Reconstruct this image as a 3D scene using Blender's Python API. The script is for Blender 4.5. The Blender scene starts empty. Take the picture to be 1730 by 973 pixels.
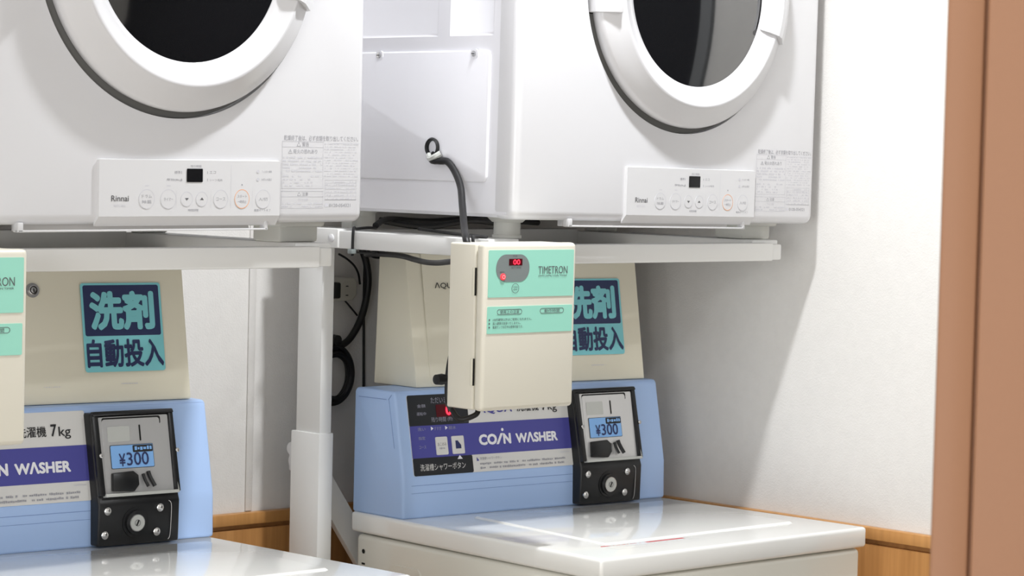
import bpy, bmesh, math, random
from mathutils import Vector, Matrix

# ---------------------------------------------------------------- camera, light, exposure
scene = bpy.context.scene
COL = scene.collection
ZB = 1.34                                   # height of the dryers' undersides above the floor

cam_data = bpy.data.cameras.new('camera')
cam = bpy.data.objects.new('camera', cam_data)
COL.objects.link(cam)
YAW, PITCH, ROLL = 0.7537, -0.0501, -0.0239
fw = Vector((math.sin(YAW) * math.cos(PITCH), math.cos(YAW) * math.cos(PITCH), math.sin(PITCH)))
rt0 = Vector((math.cos(YAW), -math.sin(YAW), 0))
up0 = rt0.cross(fw)
rt = math.cos(ROLL) * rt0 - math.sin(ROLL) * up0
up = math.sin(ROLL) * rt0 + math.cos(ROLL) * up0
M = Matrix((rt, up, -fw)).transposed().to_4x4()
M.translation = Vector((-3.2142, -2.7324, 0.0880 + ZB))
cam.matrix_world = M
cam_data.sensor_width = 36.0
cam_data.lens = 4484.87 / 1730 * 36.0
cam_data.dof.use_dof = True
cam_data.dof.focus_distance = 3.62
cam_data.dof.aperture_fstop = 22
cam_data.clip_start = 0.05
scene.camera = cam

world = bpy.data.worlds.new('room_air')
scene.world = world
world.use_nodes = True
world.node_tree.nodes['Background'].inputs[0].default_value = (1, 0.985, 0.96, 1)
world.node_tree.nodes['Background'].inputs[1].default_value = 0.05


def area(name, loc, size, power, col=(0.97, 0.985, 1.0), target=None, shape='DISK'):
    d = bpy.data.lights.new(name, 'AREA')
    d.shape = shape
    d.size = size
    d.energy = power
    d.color = col
    o = bpy.data.objects.new(name, d)
    o.location = loc
    if target is not None:
        o.rotation_euler = (Vector(target) - Vector(loc)).to_track_quat('-Z', 'Y').to_euler()
    COL.objects.link(o)
    return o


tube = area('ceiling_spot', (-0.685, -0.372, ZB + 1.045), 0.10, 18.5, shape='RECTANGLE')   # spot over the machines
tube.data.size_y = 0.06
area('overhead_fill', (-2.6, -1.9, 2.385), 1.3, 11.0, shape='SQUARE')        # soft overhead fill, added to lift the shaded parts
area('ceiling_lamp', (-0.72, -1.95, 2.38), 0.14, 13.0)                         # a second lamp further out
fill_light = area('front_fill', (-2.3, -4.12, 1.25), 3.4, 9.0, target=(-2.3, 0, 1.15), shape='RECTANGLE')   # added fill light from the front, no window stands here
fill_light.data.size_y = 2.0
fill_light = area('left_fill', (-4.55, -1.7, 1.15), 2.8, 70.0, target=(0, -1.2, 1.0), shape='RECTANGLE')    # added fill light from the left, brightens the left-facing sides
fill_light.data.size_y = 1.9

scene.view_settings.view_transform = 'Standard'
scene.view_settings.look = 'None'
scene.view_settings.exposure = 0.15
scene.view_settings.gamma = 1.0
scene.view_settings.use_curve_mapping = False


# ---------------------------------------------------------------- materials
def lin(c):
    return tuple(((x / 255) / 12.92 if x / 255 <= 0.04045 else ((x / 255 + 0.055) / 1.055) ** 2.4) for x in c)


def mat(name, rgb, rough=0.5, metal=0.0, emit=0.0, ior=1.45, coat=0.0, spec=0.5, noise=0.0, nscale=40, bump=0.0, bscale=300):
    m = bpy.data.materials.new(name)
    m.use_nodes = True
    nt = m.node_tree
    b = nt.nodes['Principled BSDF']
    col = lin(rgb) + (1,)
    b.inputs['Base Color'].default_value = col
    b.inputs['Roughness'].default_value = rough
    b.inputs['Metallic'].default_value = metal
    b.inputs['IOR'].default_value = ior
    b.inputs['Coat Weight'].default_value = coat
    b.inputs['Coat Roughness'].default_value = 0.05
    b.inputs['Specular IOR Level'].default_value = spec
    if emit:
        b.inputs['Emission Color'].default_value = col
        b.inputs['Emission Strength'].default_value = emit
    tc = nt.nodes.new('ShaderNodeTexCoord')
    if noise:
        n = nt.nodes.new('ShaderNodeTexNoise')
        n.inputs['Scale'].default_value = nscale
        n.inputs['Detail'].default_value = 4
        r = nt.nodes.new('ShaderNodeMix')
        r.data_type = 'RGBA'
        r.inputs['A'].default_value = tuple(c * (1 - noise) for c in col[:3]) + (1,)
        r.inputs['B'].default_value = tuple(min(1, c * (1 + noise)) for c in col[:3]) + (1,)
        nt.links.new(tc.outputs['Object'], n.inputs['Vector'])
        nt.links.new(n.outputs['Fac'], r.inputs['Factor'])
        nt.links.new(r.outputs['Result'], b.inputs['Base Color'])
    if bump:
        n2 = nt.nodes.new('ShaderNodeTexNoise')
        n2.inputs['Scale'].default_value = bscale
        n2.inputs['Detail'].default_value = 3
        bp_ = nt.nodes.new('ShaderNodeBump')
        bp_.inputs['Strength'].default_value = bump
        bp_.inputs['Distance'].default_value = 0.002
        nt.links.new(tc.outputs['Object'], n2.inputs['Vector'])
        nt.links.new(n2.outputs['Fac'], bp_.inputs['Height'])
        nt.links.new(bp_.outputs['Normal'], b.inputs['Normal'])
    return m


def wood(name, c1, c2, rough=0.4):
    m = bpy.data.materials.new(name)
    m.use_nodes = True
    nt = m.node_tree
    b = nt.nodes['Principled BSDF']
    b.inputs['Roughness'].default_value = rough
    tc = nt.nodes.new('ShaderNodeTexCoord')
    mp = nt.nodes.new('ShaderNodeMapping')
    mp.inputs['Scale'].default_value = (60, 60, 3)
    n = nt.nodes.new('ShaderNodeTexNoise')
    n.inputs['Scale'].default_value = 1.6
    n.inputs['Detail'].default_value = 5
    r = nt.nodes.new('ShaderNodeValToRGB')
    r.color_ramp.elements[0].position = 0.3
    r.color_ramp.elements[1].position = 0.7
    r.color_ramp.elements[0].color = lin(c1) + (1,)
    r.color_ramp.elements[1].color = lin(c2) + (1,)
    nt.links.new(tc.outputs['Object'], mp.inputs['Vector'])
    nt.links.new(mp.outputs['Vector'], n.inputs['Vector'])
    nt.links.new(n.outputs['Fac'], r.inputs['Fac'])
    nt.links.new(r.outputs['Color'], b.inputs['Base Color'])
    return m


MW = mat('white_enamel', (218, 218, 221), 0.28, coat=0.25)
MW2 = mat('white_plastic', (214, 214, 216), 0.35)
MWS = mat('white_side_sheet', (230, 230, 235), 0.4)
MGAP = mat('dark_gap', (20, 20, 20), 0.8)
MGRSHADE = mat('groove_shade_grey', (112, 112, 110), 0.7)  # shade of the door groove, put into a grey
MGRV = mat('blue_groove', (122, 146, 196), 0.5)
MGLASS = mat('smoked_glass', (8, 9, 11), 0.06, ior=1.9, spec=0.9)
MPRINT = mat('grey_print', (160, 160, 166), 0.7)
MPRINTL = mat('light_grey_print', (204, 204, 210), 0.7)
MPRINTD = mat('dark_grey_print', (95, 95, 98), 0.7)
MORP = mat('orange_print', (238, 170, 120), 0.7)
MDISP = mat('black_display', (22, 22, 24), 0.25)
MSTEEL = mat('steel', (200, 200, 200), 0.25, 1.0)
MSTAND = mat('white_powder_coat', (230, 230, 228), 0.45)
MFOOT = mat('grey_plastic_foot', (214, 214, 208), 0.5)
MCREAM = mat('cream_steel', (226, 222, 208), 0.4)
MCREAMD = mat('cream_plastic', (215, 212, 196), 0.45)
MTEAL = mat('mint_label', (158, 222, 203), 0.5)
MGREYL = mat('grey_lens', (130, 138, 138), 0.35)
MBLACK = mat('black_rubber', (22, 22, 24), 0.45)
MBLK = mat('black_plastic', (24, 25, 27), 0.35)
MLABBLK = mat('black_label', (36, 38, 42), 0.4)
MREDW = mat('dark_red_window', (80, 14, 24), 0.3)
MRED = mat('red_led', (255, 40, 60), 0.4, emit=3.0)
MREDL = mat('red_lamp', (235, 70, 80), 0.4, emit=0.5)
MBLUE = mat('blue_plastic', (168, 195, 236), 0.38)
MNAVY = mat('violet_blue_label', (74, 74, 150), 0.45)
MSILV = mat('silver_label', (214, 213, 210), 0.4)
MWHT = mat('white_print', (232, 232, 236), 0.6)
MWHD = mat('faint_white_print', (150, 150, 165), 0.6)
MBLKP = mat('black_print', (34, 34, 36), 0.6)
MNVP = mat('navy_print', (40, 48, 92), 0.6)
MCHROME = mat('brushed_metal_plate', (205, 205, 205), 0.3, 0.45)
MACR = mat('pale_acrylic', (188, 190, 186), 0.15)
MPRICE = mat('light_blue_label', (130, 178, 232), 0.4)
MWASH = mat('washer_cream', (234, 232, 222), 0.22, coat=0.3)
MLID = mat('washer_lid_white', (243, 243, 240), 0.12, coat=0.6)
MREDP = mat('red_print', (205, 60, 70), 0.5)
MCYAN = mat('cyan_sticker', (130, 206, 214), 0.45)
MSTN = mat('navy_sticker', (42, 52, 92), 0.45)
MDET = mat('dispenser_cream', (226, 221, 202), 0.42)
MWALL = mat('white_wallpaper', (228, 226, 223), 0.85, noise=0.04, nscale=60, bump=0.25, bscale=420)
MCEIL = mat('ceiling_white', (235, 234, 230), 0.9, bump=0.1)
MFLOOR = wood('floor_boards', (176, 166, 150), (192, 182, 166), 0.4)
MRAIL = wood('oak_rail', (186, 134, 78), (204, 150, 90), 0.4)
MPANEL = wood('oak_panel', (178, 126, 72), (200, 146, 88), 0.45)
MDOOR = mat('terracotta_door', (146, 104, 75), 0.55, noise=0.02, nscale=300)
MDARK = mat('unseen_dark_wall', (38, 38, 44), 0.8)  # unseen wall, kept dark for the reflections in the door glass
MGREYW = mat('unseen_grey_strip', (120, 122, 124), 0.6)  # unseen strip, mid grey for the reflection in the door glass
MOUT = mat('outlet_grey', (190, 188, 180), 0.5)


# ---------------------------------------------------------------- mesh helpers
class MB:
    """collects shapes with several materials and links them as ONE mesh object"""

    def __init__(self):
        self.v, self.f, self.m, self.s = [], [], [], []
        self.mats = []

    def mi(self, m):
        if m not in self.mats:
            self.mats.append(m)
        return self.mats.index(m)

    def add(self, verts, faces, m, smooth=False):
        o = len(self.v)
        k = self.mi(m)
        self.v += [tuple(x) for x in verts]
        for f in faces:
            self.f.append([i + o for i in f])
            self.m.append(k)
            self.s.append(smooth)
        return self

    def bm(self, bm, m, smooth=False):
        bm.verts.index_update()
        self.add([v.co.copy() for v in bm.verts], [[v.index for v in f.verts] for f in bm.faces], m, smooth)
        bm.free()
        return self

    def box(self, x0, x1, y0, y1, z0, z1, m, bev=0.0, seg=2, smooth=True):
        bm = bmesh.new()
        bmesh.ops.create_cube(bm, size=1)
        for v in bm.verts:
            v.co = Vector(((x0 + x1) / 2 + v.co.x * (x1 - x0), (y0 + y1) / 2 + v.co.y * (y1 - y0), (z0 + z1) / 2 + v.co.z * (z1 - z0)))
        if bev:
            bmesh.ops.bevel(bm, geom=list(bm.edges), offset=bev, segments=seg, profile=0.5, affect='EDGES')
        return self.bm(bm, m, bool(bev) and smooth)

    def hexa(self, p, m, bev=0.0, seg=2):
        """8 corners: 4 bottom (ccw from above), 4 top"""
        bm = bmesh.new()
        vs = [bm.verts.new(q) for q in p]
        for f in ((3, 2, 1, 0), (4, 5, 6, 7), (0, 1, 5, 4), (1, 2, 6, 5), (2, 3, 7, 6), (3, 0, 4, 7)):
            bm.faces.new([vs[i] for i in f])
        if bev:
            bmesh.ops.bevel(bm, geom=list(bm.edges), offset=bev, segments=seg, profile=0.5, affect='EDGES')
        return self.bm(bm, m, bool(bev))

    def loft(self, a, b, m, bev=0.0, seg=2, smooth=None):
        """solid between two equal-length closed outlines"""
        bm = bmesh.new()
        va = [bm.verts.new(q) for q in a]
        vb = [bm.verts.new(q) for q in b]
        n = len(a)
        bm.faces.new(va[::-1])
        bm.faces.new(vb)
        for i in range(n):
            bm.faces.new([va[i], va[(i + 1) % n], vb[(i + 1) % n], vb[i]])
        bmesh.ops.recalc_face_normals(bm, faces=bm.faces)
        if bev:
            bmesh.ops.bevel(bm, geom=list(bm.edges), offset=bev, segments=seg, profile=0.5, affect='EDGES')
        return self.bm(bm, m, bool(bev) if smooth is None else smooth)

    def lathe(self, prof, m, c=(0, 0, 0), n=96, axis='Y', a0=0.0, a1=2 * math.pi, smooth=True):
        """profile of (radius, along-axis)"""
        full = abs(a1 - a0 - 2 * math.pi) < 1e-6
        k = n if full else n + 1
        vs, fs = [], []
        for i in range(k):
            a = a0 + (a1 - a0) * i / n
            for r, h in prof:
                ca, sa = r * math.cos(a), r * math.sin(a)
                if axis == 'Y':
                    vs.append((c[0] + ca, c[1] + h, c[2] + sa))
                elif axis == 'Z':
                    vs.append((c[0] + ca, c[1] + sa, c[2] + h))
                else:
                    vs.append((c[0] + h, c[1] + ca, c[2] + sa))
        q = len(prof)
        for i in range(n):
            j = (i + 1) % k
            for t in range(q - 1):
                fs.append([i * q + t, i * q + t + 1, j * q + t + 1, j * q + t])
        if not full:
            fs.append(list(range(q)))
            fs.append([(k - 1) * q + t for t in range(q)][::-1])
        bm = bmesh.new()
        bv = [bm.verts.new(x) for x in vs]
        for f in fs:
            try:
                bm.faces.new([bv[i] for i in f])
            except ValueError:
                pass
        bmesh.ops.remove_doubles(bm, verts=bm.verts, dist=1e-6)
        bmesh.ops.recalc_face_normals(bm, faces=bm.faces)
        return self.bm(bm, m, smooth)

    def tube(self, pts, r, m, n=10, sub=6):
        P = [Vector(p) for p in pts]
        path = []
        for i in range(len(P) - 1):
            p0, p1, p2, p3 = P[max(i - 1, 0)], P[i], P[i + 1], P[min(i + 2, len(P) - 1)]
            for s in range(sub):
                t = s / sub
                path.append(0.5 * ((2 * p1) + (p2 - p0) * t + (2 * p0 - 5 * p1 + 4 * p2 - p3) * t * t + (3 * p1 - p0 - 3 * p2 + p3) * t ** 3))
        path.append(P[-1])
        vs, fs = [], []
        nrm = None
        for i, p in enumerate(path):
            d = (path[min(i + 1, len(path) - 1)] - path[max(i - 1, 0)]).normalized()
            if nrm is None:
                nrm = d.orthogonal().normalized()
            nrm = (nrm - d * nrm.dot(d)).normalized()
            b = d.cross(nrm)
            for k in range(n):
                a = 2 * math.pi * k / n
                vs.append(p + r * (math.cos(a) * nrm + math.sin(a) * b))
        for i in range(len(path) - 1):
            for k in range(n):
                fs.append([i * n + k, i * n + (k + 1) % n, (i + 1) * n + (k + 1) % n, (i + 1) * n + k])
        fs.append(list(range(n))[::-1])
        fs.append([(len(path) - 1) * n + k for k in range(n)])
        return self.add(vs, fs, m, True)

    def build(self, name, parent=None, loc=None):
        me = bpy.data.meshes.new(name)
        me.from_pydata([tuple(v) for v in self.v], [], self.f)
        for m in self.mats:
            me.materials.append(m)
        for p, k, s in zip(me.polygons, self.m, self.s):
            p.material_index = k
            p.use_smooth = s
        if any(self.s):
            try:
                me.set_sharp_from_angle(angle=math.radians(40))
            except Exception:
                pass
        me.update()
        o = bpy.data.objects.new(name, me)
        COL.objects.link(o)
        if parent:
            o.parent = parent
        if loc:
            o.location = loc
        return o


class Frame:
    """a flat surface to print on: origin, two in-plane axes, normal towards the viewer"""

    def __init__(self, o, u, v):
        self.o, self.u, self.v = Vector(o), Vector(u), Vector(v)
        self.n = self.u.cross(self.v).normalized()

    def p(self, s, t, h=0.0):
        return self.o + self.u * s + self.v * t + self.n * h

    def rect(self, mb, s0, t0, s1, t1, m, h=0.00012):
        mb.add([self.p(s0, t0, h), self.p(s1, t0, h), self.p(s1, t1, h), self.p(s0, t1, h)], [[0, 1, 2, 3]], m)

    def rrect(self, mb, s0, t0, s1, t1, r, m, h=0.00012, n=5, thick=0.0):
        pts = []
        for cx, cy, a in ((s1 - r, t1 - r, 0), (s0 + r, t1 - r, 90), (s0 + r, t0 + r, 180), (s1 - r, t0 + r, 270)):
            for i in range(n + 1):
                b = math.radians(a + 90 * i / n)
                pts.append((cx + r * math.cos(b), cy + r * math.sin(b)))
        top = [self.p(s, t, h) for s, t in pts]
        k = len(top)
        if thick:
            bot = [self.p(s, t, h - thick) for s, t in pts]
            mb.add(top + bot, [list(range(k))] + [[i, i + k, (i + 1) % k + k, (i + 1) % k] for i in range(k)], m)
        else:
            mb.add(top, [list(range(k))], m)

    def outline(self, mb, s0, t0, s1, t1, w, m, h=0.00012):
        self.rect(mb, s0, t0, s1, t0 + w, m, h)
        self.rect(mb, s0, t1 - w, s1, t1, m, h)
        self.rect(mb, s0, t0, s0 + w, t1, m, h)
        self.rect(mb, s1 - w, t0, s1, t1, m, h)

    def ring(self, mb, s, t, rs, rt_, w, m, h=0.00012, n=32):
        vs, fs = [], []
        for i in range(n):
            a = 2 * math.pi * i / n
            vs.append(self.p(s + rs * math.cos(a), t + rt_ * math.sin(a), h))
            vs.append(self.p(s + (rs - w) * math.cos(a), t + (rt_ - w) * math.sin(a), h))
        for i in range(n):
            j = (i + 1) % n
            fs.append([2 * i, 2 * j, 2 * j + 1, 2 * i + 1])
        mb.add(vs, fs, m)

    def disc(self, mb, s, t, r, m, h=0.00012, n=32, thick=0.0, dome=0.0):
        rim = [self.p(s + r * math.cos(2 * math.pi * i / n), t + r * math.sin(2 * math.pi * i / n), h) for i in range(n)]
        if thick:
            bot = [self.p(s + r * math.cos(2 * math.pi * i / n), t + r * math.sin(2 * math.pi * i / n), h - thick) for i in range(n)]
            mb.add(rim + bot, [[i, i + n, (i + 1) % n + n, (i + 1) % n] for i in range(n)], m)
        if dome:
            mid = [self.p(s + 0.6 * r * math.cos(2 * math.pi * i / n), t + 0.6 * r * math.sin(2 * math.pi * i / n), h + dome * 0.75) for i in range(n)]
            mb.add(rim + mid + [self.p(s, t, h + dome)],
                   [[i, (i + 1) % n, (i + 1) % n + n, i + n] for i in range(n)] + [[i + n, (i + 1) % n + n, 2 * n] for i in range(n)], m, True)
        else:
            mb.add(rim, [list(range(n))], m)

    def tri(self, mb, pts, m, h=0.00012):
        mb.add([self.p(s, t, h) for s, t in pts], [list(range(len(pts)))], m)

    def text(self, mb, body, s0, t0, s1, t1, m, h=0.0002, bold=0.0, shear=0.0):
        vs, fs = text_mesh(body, bold, shear)
        if not vs:
            return
        xs = [v[0] for v in vs]
        ys = [v[1] for v in vs]
        ax, bx, ay, by = min(xs), max(xs), min(ys), max(ys)
        mb.add([self.p(s0 + (x - ax) / (bx - ax) * (s1 - s0), t0 + (y - ay) / max(by - ay, 1e-6) * (t1 - t0), h + 0.00002 * k) for x, y, k in vs], fs, m)

    def dashes(self, mb, s0, s1, t, hgt, seed, m, h=0.00012, fill=0.75):
        """a line of print too small to read"""
        rnd = random.Random(seed)
        s = s0
        while s < s1:
            w = hgt * rnd.uniform(0.45, 0.95)
            if rnd.random() < fill:
                a = t + hgt * rnd.uniform(0, 0.2)
                self.rect(mb, s, a, min(s + w, s1), t + hgt * rnd.uniform(0.7, 1.0), m, h)
            s += w + hgt * 0.22


_tc = {}


def text_mesh(body, bold=0.0, shear=0.0):
    key = (body, bold, shear)
    if key in _tc:
        return _tc[key]
    c = bpy.data.curves.new('lettering', 'FONT')
    c.body = body
    c.size = 1
    c.shear = shear
    c.resolution_u = 3
    o = bpy.data.objects.new('lettering', c)
    COL.objects.link(o)
    bpy.context.view_layer.update()
    dg = bpy.context.evaluated_depsgraph_get()
    me = bpy.data.meshes.new_from_object(o.evaluated_get(dg))
    vs = [(v.co.x, v.co.y, 0) for v in me.vertices]
    fs = []
    for p in me.polygons:
        f = list(p.vertices)
        if p.normal.z < 0:
            f.reverse()
        fs.append(f)
    bpy.data.objects.remove(o)
    bpy.data.curves.remove(c)
    bpy.data.meshes.remove(me)
    if bold:                                # heavier strokes: the letter printed again slightly shifted all round
        n, bv, bf = len(vs), list(vs), list(fs)
        for k in range(8):
            a = math.pi / 4 * k
            o_ = len(vs)
            vs += [(x + bold * math.cos(a), y + bold * math.sin(a), k + 1) for x, y, _ in bv]
            fs += [[i + o_ for i in f] for f in bf]
    _tc[key] = (vs, fs)
    return vs, fs


def tag(o, label, cat, group=None):
    o['label'] = label
    o['category'] = cat
    if group:
        o['group'] = group
    return o


def thing(name, label, cat, loc, group=None):
    o = bpy.data.objects.new(name, None)
    o.empty_display_size = 0.05
    COL.objects.link(o)
    o.location = loc
    return tag(o, label, cat, group)


def struct(o):
    o['kind'] = 'structure'
    return o


def copy_tree(o, parent=None, loc=None, label=None):
    c = o.copy()
    COL.objects.link(c)
    c.parent = parent
    if loc is not None:
        c.location = loc
    if label:
        c['label'] = label
    for ch in list(o.children):
        copy_tree(ch, c)
    return c


# ---------------------------------------------------------------- the room
WY, WX = 0.5585, 0.044                      # back wall and right-hand wall surfaces
struct(MB().box(-4.6, WX + 0.1, WY, WY + 0.1, 0, 2.4, MWALL).build('wall_back'))
struct(MB().box(WX, WX + 0.1, -0.30, WY, 0, 2.4, MWALL).build('wall_right'))
struct(MB().box(-4.7, -4.6, -4.2, WY + 0.1, 0, 2.4, MWALL).build('wall_left'))
struct(MB().box(-4.6, 2.0, -4.3, -4.2, 0, 2.4, MWALL).build('wall_front'))
struct(MB().box(-4.7, 2.1, -4.3, WY + 0.1, -0.1, 0, MFLOOR).build('floor'))
struct(MB().box(-4.7, 2.1, -4.3, WY + 0.1, 2.4, 2.5, MCEIL).build('ceiling'))
# unseen grey strip and dark wall, added for the dryer door glass to reflect
struct(MB().box(WX - 0.02, WX + 0.1, -0.36, -0.30, 0, 2.4, MGREYW, 0.003).build('trim_5'))
struct(MB().box(0.35, 0.45, -4.2, -0.30, 0, 2.4, MDARK).build('wall_unseen_dark'))
# oak rails and panelling along the foot of both walls
b = MB().box(-4.6, WX, WY - 0.016, WY, ZB - 0.4975, ZB - 0.479, MRAIL, 0.002)
struct(b.build('trim_1'))
b = MB().box(WX - 0.016, WX, -0.30, WY - 0.016, ZB - 0.5000, ZB - 0.481, MRAIL, 0.002)
struct(b.build('trim_2'))
struct(MB().box(-4.6, WX, WY - 0.011, WY, 0, ZB - 0.505, MPANEL).box(-4.6, WX, WY - 0.001, WY, ZB - 0.505, ZB - 0.497, MPANEL).build('trim_3'))
struct(MB().box(WX - 0.011, WX, -0.30, WY - 0.011, 0, ZB - 0.508, MPANEL).box(WX - 0.001, WX, -0.30, WY - 0.001, ZB - 0.508, ZB - 0.5, MPANEL).build('trim_4'))
# wallpaper seam: a slim raised strip on the back wall
struct(MB().box(-0.688, -0.675, WY - 0.003, WY, ZB - 0.478, 2.4, MWALL, 0.001).build('trim_6'))

# terracotta door edge close to the camera, with the joint between leaf and frame
dn = Vector((-0.84, -0.54, 0)).normalized()
du = Vector((0.54, -0.84, 0)).normalized()
dvc = Vector((-1.8544, -1.6762, 0))


def slab(mb, a, b_, d0, d1, z0, z1, m, bev=0.004):
    P = lambda s, d, z: (dvc + du * s - dn * d) + Vector((0, 0, z))
    mb.hexa([P(a, d0, z0), P(b_, d0, z0), P(b_, d1, z0), P(a, d1, z0), P(a, d0, z1), P(b_, d0, z1), P(b_, d1, z1), P(a, d1, z1)], m, bev)


mb = MB()
slab(mb, 0.0045, 0.0287, 0.001, 0.05, 0.0, 2.4, MDOOR, 0.003)
slab(mb, 0.0303, 0.16, 0.0, 0.05, 0.0, 2.4, MDOOR, 0.003)
slab(mb, 0.028, 0.032, 0.006, 0.05, 0.0, 2.4, MDOOR, 0)
struct(mb.build('door_1'))


# ---------------------------------------------------------------- clothes dryers
def make_dryer(loc, label):
    t = thing('clothes_dryer', label, 'dryer', loc, 'clothes dryers on the stands')
    H, D_ = 0.68, 0.545
    # cabinet: front shell with rounded edges, then the sheet-steel sides
    mb = MB()
    mb.box(-0.325, 0.325, 0.0, 0.05, -0.009, H, MW, 0.013, 4)
    shell = mb.build('front_shell', t)
    cut = MB().lathe([(0.0, -0.05), (0.2118, -0.05), (0.2118, 0.009), (0.0, 0.009)], MW, (0.0185, 0, 0.335), 160).build('cutter')
    md = shell.modifiers.new('groove', 'BOOLEAN')
    md.operation = 'DIFFERENCE'
    md.object = cut
    shell.parent = None
    bpy.context.view_layer.update()
    nm = bpy.data.meshes.new_from_object(shell.evaluated_get(bpy.context.evaluated_depsgraph_get()))
    shell.modifiers.clear()
    shell.data = nm
    nm.set_sharp_from_angle(angle=math.radians(30))
    shell.parent = t
    bpy.data.objects.remove(cut)
    mb = MB().box(-0.3215, 0.3245, 0.0165, D_, -0.007, H, MWS, 0.006, 3)
    # left-hand side sheet with two pressed-in panels above the service cover
    X = -0.3245
    ys, zs = [0.0165, 0.053, 0.147, 0.173, 0.50, D_], [-0.002, 0.252, 0.60, H - 0.004]
    for i in range(5):
        for j in range(3):
            ya, yb, za, zb = ys[i], ys[i + 1], zs[j], zs[j + 1]
            if j == 1 and i in (1, 3):
                q, dx_ = 0.0045, 0.0026
                o4 = [(X, ya, za), (X, yb, za), (X, yb, zb), (X, ya, zb)]
                i4 = [(X + dx_, ya + q, za + q), (X + dx_, yb - q, za + q), (X + dx_, yb - q, zb - q), (X + dx_, ya + q, zb - q)]
                mb.add(o4 + i4, [[3, 7, 4, 0], [0, 4, 5, 1], [1, 5, 6, 2], [2, 6, 7, 3], [7, 6, 5, 4]], MWS)
            else:
                mb.add([(X, ya, za), (X, yb, za), (X, yb, zb), (X, ya, zb)], [[3, 2, 1, 0]], MWS)
    mb.add([(X, ys[0], zs[0]), (X, D_, zs[0]), (-0.318, D_, -0.0068), (-0.318, ys[0], -0.0068)], [[0, 1, 2, 3]], MWS)
    mb.add([(X, ys[0], zs[0]), (X, ys[0], zs[3]), (-0.32, ys[0], zs[3]), (-0.32, ys[0], zs[0])], [[0, 1, 2, 3]], MWS)
    body = mb.build('cabinet', t)
    # service cover on the left side with two screws and the cable grommet
    cv = Frame((-0.3245, 0.52, 0), (0, -1, 0), (0, 0, 1))
    mb = MB()
    cv.rrect(mb, 0.0, 0.042, 0.463, 0.2305, 0.010, MWS, 0.0035, 6, 0.0035)
    cov = mb.build('service_cover', t)
    m2 = cov.modifiers.new('bevel', 'BEVEL')
    m2.width = 0.0022
    m2.segments = 3
    m2.limit_method = 'ANGLE'
    for p in cov.data.polygons:
        p.use_smooth = True
    for y in (0.299, 0.089):
        mb = MB()
        s = 0.52 - y
        cv.rrect(mb, s - 0.008, 0.2185, s + 0.008, 0.2325, 0.006, MWS, 0.0045, 6, 0.003)
        cv.disc(mb, s, 0.2258, 0.0042, MSTEEL, 0.0062, 20, 0.002, 0.0008)
        cv.rect(mb, s - 0.003, 0.2253, s + 0.003, 0.2263, MGAP, 0.0074)
        mb.build('screw', cov)
    mb = MB()
    s = 0.52 - 0.172
    mb.lathe([(0.0135, 0.0), (0.0145, -0.004), (0.0125, -0.0065), (0.0105, -0.005), (0.0095, 0.002), (0.0, 0.002)], MBLACK, (-0.3275, 0.172, 0.0905), 32, 'X')
    mb.build('cable_grommet', t)
    mb = MB()
    cv.disc(mb, 0.52 - 0.166, 0.069, 0.0035, MSTEEL, 0.006, 16, 0.002, 0.001)
    cv.disc(mb, 0.52 - 0.148, 0.069, 0.0035, MSTEEL, 0.006, 16, 0.002, 0.001)
    mb.tube([(-0.332, 0.176, 0.079), (-0.338, 0.166, 0.074), (-0.338, 0.156, 0.077), (-0.333, 0.150, 0.082)], 0.0048, MACR, 8)
    mb.build('cable_clamp', t)

    # control panel
    pf = Frame((0, -0.0045, 0), (1, 0, 0), (0, 0, 1))
    mb = MB()
    x0, x1, z0, z1 = -0.105, 0.1785, -0.0115, 0.0732
    out = []
    for cx, cz, a in ((x1 - 0.003, z1 - 0.003, 0), (x0 + 0.007, z1 - 0.007, 90)):
        r = 0.003 if a == 0 else 0.007
        for i in range(6):
            bb = math.radians(a + 90 * i / 5)
            out.append((cx + r * math.cos(bb), cz + r * math.sin(bb)))
    out += [(x0, z0), (x1, z0)]
    k = len(out)
    fr = [Vector((x, -0.0045 if z > 0.001 else 0.003, z)) for x, z in out]
    ins = [Vector((x + (0.0018 if x < 0 else -0.0006), -0.0045 if z > -0.005 else 0.002, z - (0.0018 if z > 0 else 0))) for x, z in out]
    # front outline slightly smaller than the back one gives the bright bevelled edge
    back = [Vector((x, 0.004, z)) for x, z in out]
    front = []
    for x, z in out:
        xx = min(max(x, x0 + 0.002), x1 - 0.0004)
        zz = min(z, z1 - 0.002)
        if z < -0.005:
            front.append(Vector((xx, -0.0045, 0.0008)))
        else:
            front.append(Vector((xx, -0.0045, zz)))
    low = []
    mb.add(front + back, [list(range(k))] + [[i, (i + 1) % k, (i + 1) % k + k, i + k] for i in range(k)], MW2)
    G = MPRINT
    # display
    pf.rrect(mb, 0.0288, 0.0437, 0.0537, 0.0607, 0.001, MDISP, 0.0007)
    pf.text(mb, '残り時間', 0.035, 0.0622, 0.0515, 0.0654, G)
    pf.text(mb, '標準', 0.010, 0.0540, 0.0195, 0.0578, G)
    pf.text(mb, '厚物(8kg)', -0.002, 0.0445, 0.0222, 0.0482, G)
    pf.text(mb, 'エコ', 0.0645, 0.0545, 0.0745, 0.0578, G)
    pf.text(mb, 'シーツ/毛布', 0.065, 0.0447, 0.085, 0.0480, G)
    for xx in (0.0205, 0.061):
        for zz in (0.0541, 0.0448):
            pf.rect(mb, xx, zz, xx + 0.0008, zz + 0.0034, G)
    pf.text(mb, 'フィルター掃除', 0.148, 0.0560, 0.1645, 0.0592, G)
    pf.text(mb, 'お手入れ表示', 0.148, 0.0457, 0.1645, 0.0490, G)
    pf.disc(mb, 0.142, 0.0578, 0.0022, MPRINTL, 0.0004, 16)
    pf.disc(mb, 0.142, 0.0475, 0.0022, MPRINTL, 0.0004, 16)
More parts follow.
